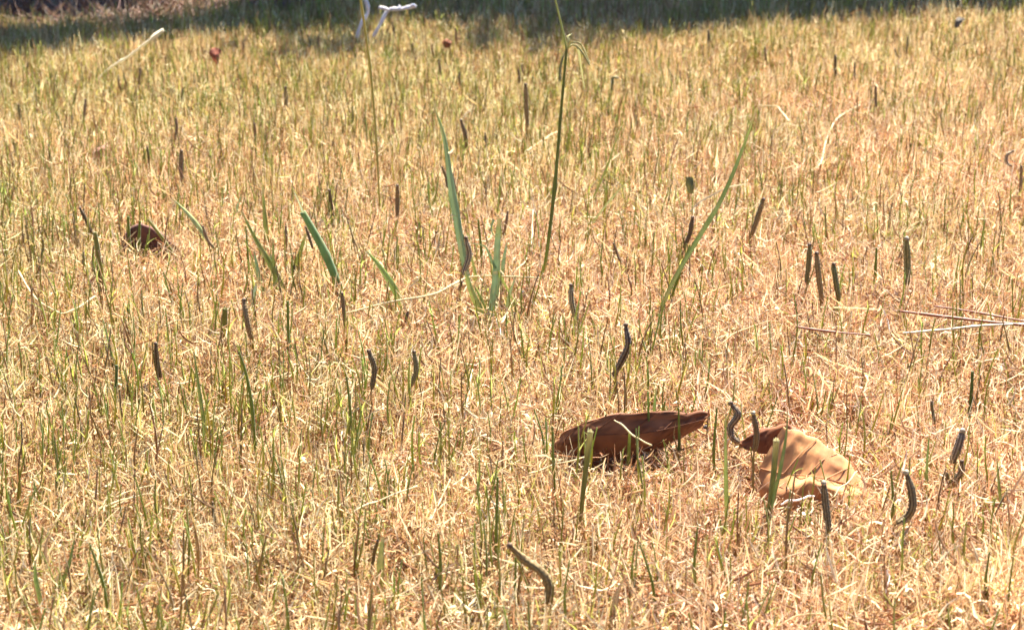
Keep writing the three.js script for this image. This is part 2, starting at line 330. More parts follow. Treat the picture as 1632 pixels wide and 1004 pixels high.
// pts run from head to tail in pixels of the photograph; the body stands upright at the distance of the stem's foot
function caterpillar(label, text, o = {}) {
  const R = rng(Math.round(parse(text)[0][0] * 131 + parse(text)[0][1] * 17)), px = parse(text), last = px[px.length - 1];
  const h0 = o.h ?? 0.031, foot = onGround(last[0], last[1], h0), z = foot.z;
  const flat = px.map(([x, y]) => inPlane(x, y, z));
  flat.forEach((p, k) => { p.z += (R() - 0.5) * 0.004 + (o.lean ?? 0) * (flat.length - 1 - k) / flat.length; });
  const n = 44, path = curve(flat, n), length = path.reduce((a, p, k) => a + (k ? p.distanceTo(path[k - 1]) : 0), 0);
  const r = clamp(length * 0.073, 0.0012, 0.0026) * (o.fat ?? 1), tone = [0.7 + R() * 0.9, 0.95 + R() * 0.12, 0.85 + R() * 0.3], look = CAT_LOOK[o.look ?? 'dark'].map((c) => col(c.r * tone[0], c.g * tone[0] * tone[1], c.b * tone[0] * tone[2])), sides = 16;
  const turn = o.turn ?? (R() - 0.5) * 1.5, toEye = V(0, EYE, 0).sub(foot).normalize().applyAxisAngle(V(0, 1, 0), turn);
  const frame = (k) => {
    const tan = path[Math.min(k + 1, n)].clone().sub(path[Math.max(k - 1, 0)]).normalize();
    const up = toEye.clone().addScaledVector(tan, -toEye.dot(tan)).normalize();
    return [tan, up, tan.clone().cross(up)];
  };
  const root = thing('caterpillar', foot, label, 'caterpillar', o.group ?? 'caterpillars climbing the grass stems');
  const s = new Soup(), rows = [], SEG = 12;
  for (let k = 0; k <= n; k++) {
    const t = k / n, [, up, side] = frame(k), row = [];
    const seg = (1 - 0.13 * Math.pow(Math.abs(Math.cos(Math.PI * t * SEG)), 5)) * (0.94 + 0.12 * noise(t * 6, o.fat ?? 1, Math.round(px[0][0])));
    const taper = Math.min(1, 0.58 + t * 2) * (1 - 0.14 * smooth(t, 0.6, 1)) * (t > 0.86 ? Math.sqrt(Math.max(0.03, 1 - Math.pow((t - 0.86) / 0.145, 2))) : 1);
    for (let j = 0; j <= sides; j++) {
      if (j === sides) { row.push(row[0]); continue; }
      const f = j / sides * Math.PI * 2, a = Math.abs(f > Math.PI ? f - 2 * Math.PI : f);          // 0 on the back, pi on the belly
      let c = a < 0.2 ? look[1] : a < 0.75 ? look[0] : a < 1.0 ? look[1] : a < 1.75 ? look[0] : a < 2.2 ? look[3] : look[2];
      c = c.clone().multiplyScalar(0.75 + 0.5 * hash2(k, j, 9));
      if (t < 0.07 && a < 1.2) c.lerp(look[0], 0.6);
      row.push(s.v(path[k].clone().addScaledVector(up, Math.cos(f) * r * seg * taper).addScaledVector(side, Math.sin(f) * r * seg * taper), c));
    }
    rows.push(row);
  }
  s.grid(rows);
  const end = s.v(path[n], look[0]), head0 = s.v(path[0], look[0]);
  for (let j = 0; j < sides; j++) { s.i.push(rows[n][j], end, rows[n][j + 1]); s.i.push(rows[0][j + 1], head0, rows[0][j]); }
  // true legs behind the head, prolegs along the belly, claspers at the tail
  for (const [t, len, rad] of [[0.07, 0.55, 0.13], [0.13, 0.6, 0.14], [0.19, 0.6, 0.14], [0.42, 0.5, 0.24], [0.5, 0.5, 0.24], [0.58, 0.5, 0.24], [0.66, 0.5, 0.24], [0.93, 0.5, 0.24]]) for (const sg of [-1, 1]) {
    const k = Math.round(t * n), [, up, side] = frame(k), d = up.clone().multiplyScalar(-0.85).addScaledVector(side, 0.5 * sg).normalize(), from = path[k].clone().addScaledVector(d, r * 0.85);
    s.tube([from, from.clone().addScaledVector(d, r * len * 0.6), from.clone().addScaledVector(d, r * len)], (u) => r * rad * (1 - 0.45 * u), () => look[2], 5);
  }
  mesh('body', s.build(foot), bodyMat, root);
  // head capsule: two lobes with a pale seam and dark eyespots
  const [tan, up, side] = frame(0), hs = new Soup(), hr = r * 0.74, hc = path[0].clone().addScaledVector(tan, -hr * 0.55), hrows = [];
  const cap = o.pale ? col(0.3, 0.23, 0.13) : col(0.09, 0.05, 0.024), seam = o.pale ? col(0.45, 0.38, 0.25) : col(0.24, 0.17, 0.09);
  for (let a = 0; a <= 8; a++) {
    const row = [], th = a / 8 * Math.PI;
    for (let b = 0; b <= 12; b++) {
      if (b === 12) { row.push(row[0]); continue; }
      const ph = b / 12 * Math.PI * 2, x = Math.sin(th) * Math.cos(ph), y = Math.sin(th) * Math.sin(ph), w = Math.cos(th);
      row.push(hs.v(hc.clone().addScaledVector(up, x * hr).addScaledVector(side, y * hr * (1.05 - 0.1 * Math.exp(-y * y * 20))).addScaledVector(tan, -w * hr * 0.95), Math.abs(y) < 0.16 && x > 0 ? seam : x < -0.3 && Math.abs(y) > 0.5 && w > 0.2 ? look[0] : cap));
    }
    hrows.push(row);
  }
  hs.grid(hrows);
  mesh('head', hs.build(foot), bodyMat, root);
  // the stem that it holds on to, rooted in the straw
  if (o.stem !== false) {
    const k1 = Math.round(n * (o.hold ?? 0.02)), hold = (k) => { const f = frame(k); return path[k].clone().addScaledVector(f[1], -r * 1.25); };
    const pts = [V(path[n].x + (R() - 0.5) * 0.006, -0.003, z - 0.001), hold(n), hold(Math.round(lerp(n, k1, 0.5))), hold(k1)];
    const topv = hold(k1).add(V((R() - 0.5) * 0.002, 0.001 + R() * 0.004, 0)); pts.push(topv);
    extraStems.push([curve(pts, 14), 0.0006 + R() * 0.0003, R()]);
  }
  return root;
}
const C = caterpillar;
// the foreground
C('stoutest caterpillar, sunlit along its shoulder and bent downward in the nearest straw', '814,871 835,893 860,908 873,926 872,962', { look: 'dark', turn: -0.9, hold: 0.6 });
C('straight dark caterpillar with a pale back stripe, in front of the folded tan leaf', '1313,770 1317,805 1322,847', { look: 'striped', turn: 0.35, pale: true });
C('dark striped caterpillar whose tail curls left, to the right of the folded tan leaf', '1447,757 1454,782 1455,808 1446,828 1430,836', { look: 'striped', turn: 0.5, pale: true, hold: 0.25 });
C('striped caterpillar bent like an S at the left tip of the folded tan leaf', '1167,646 1177,661 1165,682 1168,698 1180,706', { look: 'striped', turn: -0.6, hold: 0.1 });
C('brown caterpillar hanging over the dark upper flap of the folded tan leaf', '1201,659 1206,690 1204,722', { look: 'dark', turn: 0.2, h: 0.052, pale: true });
C('short broad brown caterpillar with a pale head, above the pale hooked one at the right', '1535,690 1527,712 1517,738', { look: 'striped', fat: 1.7, pale: true, turn: -0.7 });
C('pale backed caterpillar curled into a hook below the short broad brown one', '1533,736 1534,750 1524,764 1513,766 1510,752', { look: 'striped', turn: 1.6, fat: 1.1, hold: 0.5 });
C('dark caterpillar bent at its middle, standing behind the dark curled leaf', '998,521 1001,548 992,572 976,601', { look: 'striped', turn: -1.1, hold: 0.3 });
C('upright caterpillar with a pale stripe between two dark ones, left of an olive caterpillar', '588,561 596,586 592,622', { look: 'striped', turn: 0.2, hold: 0.02 });
C('olive caterpillar curved on a stem below the pale green blade tip', '660,563 663,590 655,616', { look: 'olive', turn: 0.4 });
C('dark grey caterpillar upright on a stem in the open straw at the left', '248,548 250,575 255,603', { look: 'dark', turn: 1.1 });
C('slim dark caterpillar leaning left just below the crossed green blades', '388,481 393,508 399,541', { look: 'dark' });
C('dark caterpillar leaning left between two olive ones', '1303,406 1306,442 1312,485', { look: 'dark', turn: 0.5 });
C('olive caterpillar to the right of the dark one that leans left', '1330,423 1333,450 1338,480', { look: 'olive' });
C('olive caterpillar to the left of the dark one that leans left', '1291,392 1290,420 1286,452', { look: 'olive' });
C('thick upright caterpillar, half dark half olive, above the rust pine needles', '1446,382 1448,420 1446,456', { look: 'olive', turn: 0.9, fat: 1.15, pale: true });
C('brown caterpillar leaning right on a thin stem, right of the long slanting green blade', '1217,319 1208,347 1199,375', { look: 'dark', turn: 0.6 });
C('brown caterpillar climbing beside the lower part of the long slanting green blade', '1104,348 1100,373 1090,396', { look: 'dark' });
C('mottled caterpillar on the right side of the broad bluish blade, low down', '743,380 748,406 738,438', { look: 'striped', turn: 0.8, h: 0.05 });
C('caterpillar with a bent pale neck in mid picture, above the dark curled leaf', '910,457 911,481 918,513', { look: 'striped', turn: -0.7 });
C('small caterpillar with white stripes half sunk in straw at the lower left', '338,803 341,820 346,839', { look: 'striped', turn: 0.1, h: 0.015, stem: false });
C('dark caterpillar along the edge of an olive sheath at the bottom', '601,862 596,884 592,907', { look: 'dark', turn: -0.3, fat: 0.8, h: 0.024 });
C('pale grey caterpillar by a thin stem at right, well above the hooked pale one', '1486,642 1488,656 1490,672', { look: 'olive', h: 0.03 });
C('brown caterpillar lying level under the pale straws right of centre', '1301,531 1315,539 1333,545', { look: 'dark', stem: false, h: 0.02, turn: 0.2 });
// the middle distance
C('upright black brown caterpillar, left of the broad bluish blade', '633,297 633,320 633,345', { look: 'dark' });
C('upright dark caterpillar directly above the thick jointed green blade', '525,304 527,325 531,347', { look: 'dark' });
C('short dark caterpillar in the fork of the green blades', '455,362 456,378 456,393', { look: 'dark' });
C('caterpillar clinging under the joint of the thick jointed green blade', '487,364 492,378 498,396', { look: 'dark', stem: false, h: 0.055 });
C('brown caterpillar at the foot of the thick jointed green blade', '545,470 547,490 550,512', { look: 'dark' });
C('dark caterpillar at the foot of the pale green blade', '650,497 648,505 645,514', { look: 'dark', stem: false, h: 0.03 });
C('tapering dark caterpillar beside the upright forked green blade', '809,338 807,353 804,370', { look: 'dark' });
C('mottled small caterpillar low beside the long white straw', '736,450 734,456 730,463', { look: 'dark', stem: false });
C('brown caterpillar on the yellow green stem right of the tall stalk', '978,389 983,402 988,416', { look: 'dark' });
C('tiny caterpillar at the foot of a yellow green stem right of the tall stalk', '1002,445 1005,452 1007,461', { look: 'dark' });
C('dark caterpillar slanting down from a bent shoot, at the far left edge', '127,333 136,350 145,371', { look: 'dark', hold: 0.3 });
C('black caterpillar on a pale bent leaf, right of the dark brown leaf', '323,362 330,382 341,396', { look: 'dark', stem: false, h: 0.04 });
C('faint brown caterpillar on a thick stem at the left edge', '68,383 67,395 66,408', { look: 'olive' });
C('dark green caterpillar beside a thick olive stem near the left edge', '131,403 132,413 132,425', { look: 'olive' });
C('boldest dark caterpillar of the left half, standing upright', '289,242 288,265 290,289', { look: 'dark', fat: 1.15 });
C('dark caterpillar on a stem above the boldest one of the left half', '280,190 281,205 279,222', { look: 'dark' });
C('olive brown caterpillar left of the boldest one of the left half', '234,235 236,248 237,262', { look: 'olive' });
C('bent brown caterpillar right of the broad bluish blade tip', '735,193 741,213 743,238', { look: 'dark', hold: 0.3 });
C('longest straight caterpillar, far up a stem left of the tall seed stalk', '838,136 839,170 841,204', { look: 'dark', fat: 1.1, h: 0.045 });
C('caterpillar on the left edge of the broad bluish blade', '705,268 711,284 713,299', { look: 'dark', stem: false, h: 0.09 });
C('brown caterpillar close to the right edge of the broad bluish blade', '722,279 724,292 727,306', { look: 'dark', h: 0.07 });
C('dark caterpillar curled like a C at the far right edge', '1615,241 1606,247 1606,260 1614,265', { look: 'striped', turn: -1, stem: false, h: 0.035 });
C('dark caterpillar cut by the right edge, below the curled one', '1629,266 1629,282 1628,300', { look: 'dark' });
C('faint brown caterpillar on a stem right of the bent brown one', '773,214 774,225 775,238', { look: 'dark' });
C('thin caterpillar on a stem between the boldest one and the tall ones', '405,198 406,212 406,227', { look: 'dark' });
// far off
C('upright reddish dark caterpillar alone in the far middle left', '454,140 455,158 456,178', { look: 'dark' });
C('dark caterpillar above a bright straw in the far left', '135,160 134,175 133,190', { look: 'dark' });
C('olive dark caterpillar on a leaning stem by the left edge', '28,168 30,182 32,199', { look: 'olive' });
C('short caterpillar on a stem right of the leaning one by the left edge', '52,200 53,206 54,213', { look: 'dark' });
C('dark caterpillar on a stem above greener grass at the left', '76,232 77,245 79,261', { look: 'dark' });
C('dark caterpillar far off at the left, below the leaning pale stalk', '61,128 61,138 62,148', { look: 'dark' });
C('left one of three dark caterpillars below the leaning pale stalk', '187,122 189,133 191,144', { look: 'dark' });
C('middle one of three dark caterpillars below the leaning pale stalk', '196,117 198,126 201,137', { look: 'dark' });
C('right one of three dark caterpillars below the leaning pale stalk', '223,110 222,123 221,137', { look: 'dark' });
C('far faint caterpillar by the left edge, level with the foot of the pale stalk', '43,100 42,110 42,120', { look: 'dark' });
C('dim caterpillar right of the red leaf in the far shade', '388,65 387,75 387,86', { look: 'dark' });
C('dark caterpillar leaning right in the dappled far grass', '490,57 493,67 497,78', { look: 'dark' });
C('upright caterpillar next to the leaning one in the dappled far grass', '507,57 507,66 508,76', { look: 'dark' });
C('short caterpillar under the upright one in the dappled far grass', '515,76 515,84 516,91', { look: 'dark' });
C('stubby caterpillar in the dapple left of the upright pair', '477,85 477,91 476,97', { look: 'dark' });
C('small olive caterpillar on a stem below the dark one of the far left', '289,143 289,151 288,160', { look: 'olive' });
C('dark caterpillar just right of the pale broken twigs', '625,37 627,50 629,62', { look: 'dark' });
C('small caterpillar between the pale twigs and the small rust leaf', '657,70 658,79 658,88', { look: 'dark' });
C('dark caterpillar beside the small rust leaf in the far grass', '726,46 727,57 728,70', { look: 'dark' });
C('upper one of two caterpillars on the same leaning far stem', '688,72 689,81 691,90', { look: 'dark' });
C('lower one of two caterpillars on the same leaning far stem', '699,96 701,108 704,121', { look: 'dark' });
C('short upright caterpillar right of the leaning far stem', '732,116 732,127 733,138', { look: 'dark' });
C('thin caterpillar at left above the longest straight one', '826,112 827,122 827,133', { look: 'dark' });
C('caterpillar directly above the longest straight one', '832,104 833,116 833,128', { look: 'dark' });
C('small caterpillar right of the longest straight one', '858,144 859,150 859,156', { look: 'dark' });
C('caterpillar arched over a bent shoot, right of the tall seed stalk', '984,124 978,124 976,135 975,147', { look: 'olive', hold: 0.6 });
C('tiny caterpillar at the edge of the far shade right of the seed stalk', '953,65 952,71 951,78', { look: 'dark' });
C('left one of two tiny dark caterpillars, far right of the seed stalk', '1067,112 1069,117 1072,122', { look: 'dark' });
C('right one of two tiny dark caterpillars, far right of the seed stalk', '1085,118 1083,123 1082,129', { look: 'dark' });
C('caterpillar on a tall stem at the edge of the far shade', '1130,50 1130,66 1130,82', { look: 'dark' });
C('short black caterpillar standing alone in the far right grass', '1220,77 1220,87 1221,97', { look: 'dark', fat: 1.2 });
C('upright dark caterpillar in the far right grass', '1332,89 1332,105 1333,122', { look: 'dark' });
C('thin caterpillar right of the upright dark one of the far right', '1363,101 1363,112 1363,124', { look: 'dark' });
C('olive dark caterpillar on a stem near the arching pale straw', '1397,139 1397,154 1397,171', { look: 'dark' });
C('hunched dark caterpillar with a pale leaf scrap, far right', '1427,78 1429,86 1435,92', { look: 'dark', fat: 1.3, stem: false, h: 0.035 });
C('olive caterpillar slanting beside the hunched dark one, far right', '1448,60 1447,72 1445,86', { look: 'olive' });
{
  const s = new Soup();
  for (const [pts, r, tone] of extraStems) s.tube(pts, (t) => r * (1 - 0.4 * t), (t) => col(0.27, 0.2, 0.07).lerp(tone < 0.6 ? col(0.2, 0.21, 0.055) : col(0.3, 0.2, 0.08), t), 6);
  tag(mesh('gnawed_grass', s.build(), stemMat), 'gnawed grass stems that the caterpillars cling to', 'grass', null, 'stuff');
}

// ---------------------------------------------------------------- green blades and stalks
// pts from the foot to the tip in pixels; w = widths in pixels at foot, middle, tip
function blade(label, text, w, color, o = {}) {
  const px = parse(text), foot = onGround(px[0][0], px[0][1], o.h ?? 0.012), z = foot.z, scale = FPX / -foot.z;
  const pts = px.map(([x, y], k) => inPlane(x, y, z).add(V(0, 0, (o.back ?? 0) * k / (px.length - 1))));
  const path = curve(pts, 18), s = new Soup(), base = o.base ?? color, tipc = o.tip ?? color;
  const width = (t) => (t < 0.5 ? lerp(w[0], w[1], t * 2) : lerp(w[1], w[2], t * 2 - 1)) / scale;
  const R = rng(px[0][0] * 7 + px[0][1]);
  const c = (t, rib) => (t < 0.4 ? base.clone().lerp(color, t / 0.4) : color.clone().lerp(tipc, Math.max(0, (t - 0.75) / 0.25))).multiplyScalar((0.8 + R() * 0.4) * (rib === 1 && !o.round ? 1.35 : 1)).lerp(col(0.42, 0.32, 0.13), (R() < 0.12 ? 0.35 : 0) + (t > 0.93 && !o.round ? 0.7 : 0));
  if (o.round) s.tube(path, (t) => width(t) / 2 * ((o.nodes ?? []).some((q) => Math.abs(q - t) < 0.03) ? o.bulge ?? 1.4 : 1), c, 8);
  else { s.leaf(path, width, V(1, 0, 0).applyAxisAngle(V(0, 1, 0), o.yaw ?? 0.5), c, o.fold ?? 0.3, o.twist ?? 0.3); }
  const root = thing(o.name ?? 'grass_blade', foot, label, o.category ?? 'grass blade', o.group);
  mesh(o.round ? 'stem' : 'leaf', s.build(foot), o.round ? stemMat : bladeMat, root);
  if (o.name === 'cut_stalk') {
    const t = new Soup(), r = w[2] / 2 / scale, top = path[18], up = path[18].clone().sub(path[16]).normalize();
    for (let k = 0; k < 9; k++) { const a = k / 9 * 6.28, at = top.clone().add(V(Math.cos(a) * r * 0.8, -0.0004, Math.sin(a) * r * 0.8)); t.leaf(curve([at, at.clone().addScaledVector(up, 0.0008 + R() * 0.0022).add(V((R() - 0.5) * 0.0016, 0, (R() - 0.5) * 0.0016))], 3), (u) => r * 0.9 * (1 - 0.8 * u), V(-Math.sin(a), 0, Math.cos(a)), () => tipc.clone().multiplyScalar(0.8 + R() * 0.4), 0.1); }
    mesh('torn_top', t.build(foot), strawMat, root);
  }
  return [root, foot, path, scale];
}
const JADE = col(0.19, 0.26, 0.11), GREEN = col(0.19, 0.21, 0.045), LIME = col(0.34, 0.37, 0.085), DEEP = col(0.12, 0.15, 0.04), GOLD = col(0.36, 0.31, 0.1), STUB = col(0.22, 0.2, 0.06);
{
  const [root, foot, path, sc] = blade('broad bluish green grass blade standing tall left of the seed stalk', '752,470 742,430 730,360 718,290 707,215 690,166', [9, 14, 2], JADE, { tip: LIME, yaw: 0.3, fold: 0.42, twist: 0.3 });
  const s = new Soup(), side = V(1, 0, 0.3);
  s.leaf(curve([path[13].clone().add(V(0.001, 0, 0.001)), path[13].clone().add(V(0.004, 0.001, 0.002)), path[13].clone().add(V(0.006, 0.004, 0.002))], 5), () => 3 / sc, V(0, 1, 0.2), () => PALE, 0.2);
  s.leaf(curve([path[8].clone().add(V(-0.003, 0.004, 0.001)), path[8].clone().add(V(-0.005, 0.001, 0.002)), path[9].clone().add(V(0.001, -0.01, 0.003))], 5), () => 2 / sc, side, () => PALE, 0.2);
  mesh('torn_edge', s.build(foot), strawMat, root);
}
{
  const [root, foot, path] = blade('tall dark green grass stalk with a drooping seed head at its top', '864,455 872,400 884,300 894,180 903,78', [6.5, 6, 4], col(0.17, 0.185, 0.055), { round: true, base: LIME, nodes: [0.5], name: 'seed_stalk', category: 'grass stalk' });
  const tip = path[18], z = tip.z;
  const shoot = new Soup(), P = (x, y, d = 0) => inPlane(x, y, z + d);
  shoot.tube(curve([P(903, 80), P(900, 62), P(893, 32), P(884, -6)], 10), (t) => lerp(0.0012, 0.0008, t), () => col(0.3, 0.31, 0.11), 6);
  mesh('upper_stem', shoot.build(foot), stemMat, root);
  for (const [t, d] of [['902,80 912,68 924,70 940,100', 0.002], ['903,79 915,72 927,82 940,104', 0.006], ['902,80 910,72 920,76 925,120', -0.004], ['902,79 897,92 893,110 892,128', 0.004], ['903,78 906,66 905,60 908,56', -0.003]]) {
    const s = new Soup(), pts = curve(parse(t).map(([x, y], k) => P(x, y, d * k)), 22);
    s.tube(pts, () => 0.0004, () => col(0.36, 0.35, 0.13), 5);
    for (let k = 5; k < 22; k++) for (const sg of [-1, 1]) { const b = pts[k], dd = pts[k].clone().sub(pts[k - 1]).normalize().multiplyScalar(0.0028).add(V(sg * 0.0009, 0, 0.0003 * sg)); s.tube([b, b.clone().addScaledVector(dd, 0.5), b.clone().add(dd)], (u) => 0.0005 * Math.sin(0.3 + u * 2.5), () => col(0.42, 0.38, 0.16), 4); }
    mesh('flower_spike', s.build(foot), stemMat, root);
  }
  const s = new Soup();
  s.leaf(curve([P(922, 78), P(926, 105), P(932, 142)], 8), (t) => 0.003 * (1 - 0.7 * t), V(1, 0, 0.4), () => col(0.3, 0.27, 0.1), 0.3);
  mesh('hanging_leaf', s.build(foot), strawMat, root);
}
blade('long slanting green blade in the right half, crossed by a pale straw', '1045,515 1070,455 1110,385 1150,318 1185,235 1206,172', [7, 10.5, 3.5], col(0.13, 0.175, 0.05), { yaw: 0.25, base: STUB, tip: LIME, fold: 0.35 });
blade('thin olive blade slanting left of the long slanting one', '1062,500 1082,440 1100,390', [4, 5, 3], GREEN, { round: true, base: STUB });
blade('slim green blade slanting right beside the tall seed stalk', '930,345 948,310 968,265 985,215 998,186', [4, 6, 2], GREEN, { yaw: 0.7, tip: LIME });
blade('pale slim blade slanting right below the other slim one', '935,370 962,332 985,305 1008,280', [4, 5, 1.5], col(0.3, 0.32, 0.12), { yaw: 0.4 });
{
  const [root, foot, path, sc] = blade('thick jointed green blade with a withered tip leaning left', '545,478 533,440 515,398 497,365 482,338', [13, 13.5, 10], JADE, { round: true, nodes: [0.45], bulge: 1.14 });
  const s = new Soup(), z = foot.z, P = (x, y) => inPlane(x, y, z + 0.002);
  s.leaf(curve([P(548, 470), P(560, 493), P(585, 507), P(612, 522)], 10), (t) => 11 / sc * (1 - 0.8 * t), V(0.3, 1, 0.4), () => LIME, 0.25);
  mesh('bent_leaf', s.build(foot), bladeMat, root);
  const w = new Soup(); w.leaf(curve([P(483, 340), P(477, 325), P(468, 305)], 6), (t) => 5 / sc * (1 - 0.8 * t), V(1, 0, 0.5), () => col(0.3, 0.32, 0.16), 0.3);
  mesh('withered_tip', w.build(foot), strawMat, root);
}
blade('green side shoot slanting down from the thick jointed blade', '455,455 462,440 475,410 487,372', [7, 10, 5], GREEN, { yaw: 0.2 });
blade('long dark green blade leaning left at the crossing of blades', '460,480 452,462 430,420 405,378 384,336', [6, 10, 2.5], GREEN, { yaw: 0.2 });
blade('upright green blade behind the crossing of blades', '428,410 424,375 421,340 418,300', [6, 9, 3], GREEN, { yaw: 0.4, tip: LIME });
blade('straight thin green stem left of the crossing of blades', '398,450 395,415 391,360', [4, 4, 2], GREEN, { round: true });
blade('pale green blade leaning left in the middle of the picture', '655,508 643,488 622,450 603,422 583,399', [11, 12, 3], col(0.26, 0.33, 0.075), { yaw: 0.2, fold: 0.3 });
{
  const [root, foot, , sc] = blade('upright forked green blade with a gnawed yellow top', '786,500 789,470 791,430 793,385 796,348', [12, 13, 8], JADE, { yaw: 0.1, tip: LIME });
  const z = foot.z, P = (x, y, d = 0.002) => inPlane(x, y, z + d);
  for (const [t, w, c] of [['790,428 782,412 772,392 752,388', 6, JADE], ['792,432 806,456 817,478 822,510', 6, LIME], ['787,350 783,362 786,374 793,374', 4, JADE]]) {
    const s = new Soup(); s.leaf(curve(parse(t).map(([x, y]) => P(x, y)), 10), (u) => w / sc * (1 - 0.6 * u), V(1, 0.1, 0.4), () => c, 0.3); mesh('side_leaf', s.build(foot), bladeMat, root);
  }
}
blade('pale green blade at the foot of the broad bluish one', '772,520 762,490 748,455 742,432', [12, 11, 5], LIME, { yaw: 0.2 });
for (const [l, t, w, c] of [['lime blade fanning left from the foot of the forked blade', '776,512 768,480 756,455', 7, LIME], ['pale blade rising at the foot of the forked blade, right side', '806,505 812,470 822,440', 7, col(0.3, 0.34, 0.13)], ['bluish blade standing behind the forked blade', '798,470 802,420 808,385', 8, JADE], ['pale lime blade between the broad bluish and the forked blade', '764,470 756,430 746,390', 6, LIME], ['green blade in the tuft left of the thick jointed blade', '440,480 436,430 434,380', 7, GREEN], ['second bluish blade in the tuft left of the thick jointed blade', '420,470 412,440 404,400', 8, JADE], ['lime scrap of blade right of the foot of the thick jointed blade', '590,535 575,515 560,505', 8, LIME]])
  blade(l, t, [w, w, w * 0.35], c, { yaw: 0.35 });
blade('jade stub of a blade below the crossing point of the forked blade', '782,520 784,490 788,450 790,432', [11, 11, 8], JADE, { yaw: 0.1 });
blade('bluish blade low behind the crossing of blades', '448,470 440,440 430,405', [10, 9, 4], JADE, { yaw: 0.3 });
blade('short bluish blade beside the slim leaning caterpillar', '398,500 402,480 408,450', [10, 9, 4], col(0.24, 0.3, 0.17), { yaw: 0.2 });
blade('thin green stem between the broad bluish blade and the forked one', '770,440 767,400 762,350', [5, 5, 3], GREEN, { round: true });
blade('short bluish blade left of the upright green one', '372,360 376,335 384,310', [6, 6, 2], JADE, { yaw: 0.3 });
for (const [l, t, c] of [['green stem before the dark brown leaf at the left', '218,430 220,395 222,352', GREEN], ['olive stem leaning over the right part of the dark brown leaf', '288,425 262,385 235,350', col(0.26, 0.24, 0.075)], ['thin green stem at the left end of the dark brown leaf', '207,420 205,385 203,345', GREEN]])
  blade(l, t, [6, 6, 4], c, { round: true, base: STUB });
blade('pale folded blade pointing down right, near the dark brown leaf', '334,390 318,365 300,342 276,318', [5, 9, 1.5], col(0.34, 0.37, 0.14), { yaw: 0.4, fold: 0.4, h: 0.03 });
blade('tall thin yellow stalk rising out of the top edge, left of centre', '606,350 602,270 597,190 588,95 573,-12', [3, 3.6, 4.4], GOLD, { round: true, name: 'yellow_stalk', category: 'grass stalk', nodes: [0.35, 0.7] });
blade('cut olive stalk with a pale open top before the dark curled leaf', '924,850 928,800 934,745 941,688', [6, 9.5, 11], STUB, { round: true, tip: col(0.5, 0.44, 0.2), name: 'cut_stalk', category: 'grass stalk' });
blade('cut grey green stalk with a yellow top in front of the folded tan leaf', '1222,845 1228,800 1234,750 1238,702', [7, 10, 11], col(0.23, 0.225, 0.085), { round: true, tip: col(0.5, 0.42, 0.2), name: 'cut_stalk', category: 'grass stalk' });
blade('dark green blade rising behind the cut stalk at the folded tan leaf', '1220,850 1232,800 1246,740 1254,690 1256,655', [9, 10, 2.5], DEEP, { yaw: 0.5 });
blade('thin curved green stem crossing the front of the folded tan leaf', '1281,790 1278,760 1268,725 1259,690', [5, 4.5, 2.5], GREEN, { round: true });
blade('green shoot before the right half of the dark curled leaf', '1050,735 1046,700 1043,660 1046,618', [9, 10, 3], col(0.17, 0.25, 0.055), { yaw: 0.3 });
blade('second green shoot before the dark curled leaf, left of the brighter one', '1001,760 1002,730 1004,690', [6, 7, 5], GREEN, { round: true, tip: LIME });
blade('green stem in front of the right end of the dark curled leaf', '1082,745 1083,710 1082,650', [5, 6, 3], GREEN, { round: true });
blade('dark green blade curving up from the bottom left', '90,960 98,930 110,895 119,850', [8, 9, 2], DEEP, { yaw: 0.5 });
blade('bright green blade beside the dark one at the bottom left', '66,1000 62,960 56,925 54,893', [10, 11, 3], col(0.2, 0.27, 0.06), { yaw: 0.4 });
blade('thin green stem leaning left at the bottom left', '175,1000 163,930 152,895 141,865', [6, 6, 2.5], GREEN, { round: true });
blade('slender green blade standing in the lower left straw', '326,720 322,660 315,610 308,560', [5, 7, 3], GREEN, { yaw: 0.5 });
blade('dark green stem at the left above the lower straw', '186,670 184,630 185,582', [5, 6, 5], DEEP, { round: true, base: STUB });
blade('long green stem left of the olive caterpillar', '408,730 404,690 400,640 390,590 380,560', [6, 6, 3], GREEN, { round: true });
blade('olive stem below the crossing of blades', '458,585 459,540 458,480', [5, 5, 4], GREEN, { round: true });
blade('thick olive stem under the slanting caterpillar at the left edge', '160,470 158,430 155,400 150,370', [9, 9, 7], STUB, { round: true });
blade('olive sheath standing beside the dark caterpillar at the bottom', '606,950 606,915 607,885 610,856', [10, 15, 6], col(0.24, 0.24, 0.065), { yaw: 0.3, fold: 0.35 });
blade('olive stub of a cut stem left of the slim leaning caterpillar', '355,550 357,520 358,492', [8, 10, 9], STUB, { round: true, name: 'cut_stalk', category: 'grass stalk' });
blade('dark green stem by the right edge above the hooked pale caterpillar', '1545,670 1549,630 1551,592', [6, 6, 5], DEEP, { round: true });
blade('yellow green pair of shoots before the left end of the folded tan leaf', '1160,850 1158,790 1157,720 1157,660', [9, 8, 3], col(0.24, 0.28, 0.06), { yaw: 0.3 });
blade('brown withered blade standing at the bottom, right of the stoutest caterpillar', '978,1002 980,970 984,945 994,922', [10, 15, 5], col(0.3, 0.2, 0.1), { yaw: 0.4, name: 'withered_blade' });
blade('thin green stem left of the cut olive stalk', '885,800 882,740 880,680', [5, 5, 3], GREEN, { round: true });
blade('upright olive stem left of the stoutest caterpillar', '790,900 791,850 793,760', [6, 6, 4], GREEN, { round: true });
blade('green stem below the stoutest caterpillar head', '820,1000 821,950 822,888', [5, 5, 4], GREEN, { round: true });
blade('olive stem in the right half, right of the short level caterpillar', '1394,470 1396,430 1398,395', [5, 5, 3], GREEN, { round: true });
blade('green blade at the right edge of the lower straw', '1600,830 1594,780 1590,730', [6, 8, 3], GREEN, { yaw: 0.4 });
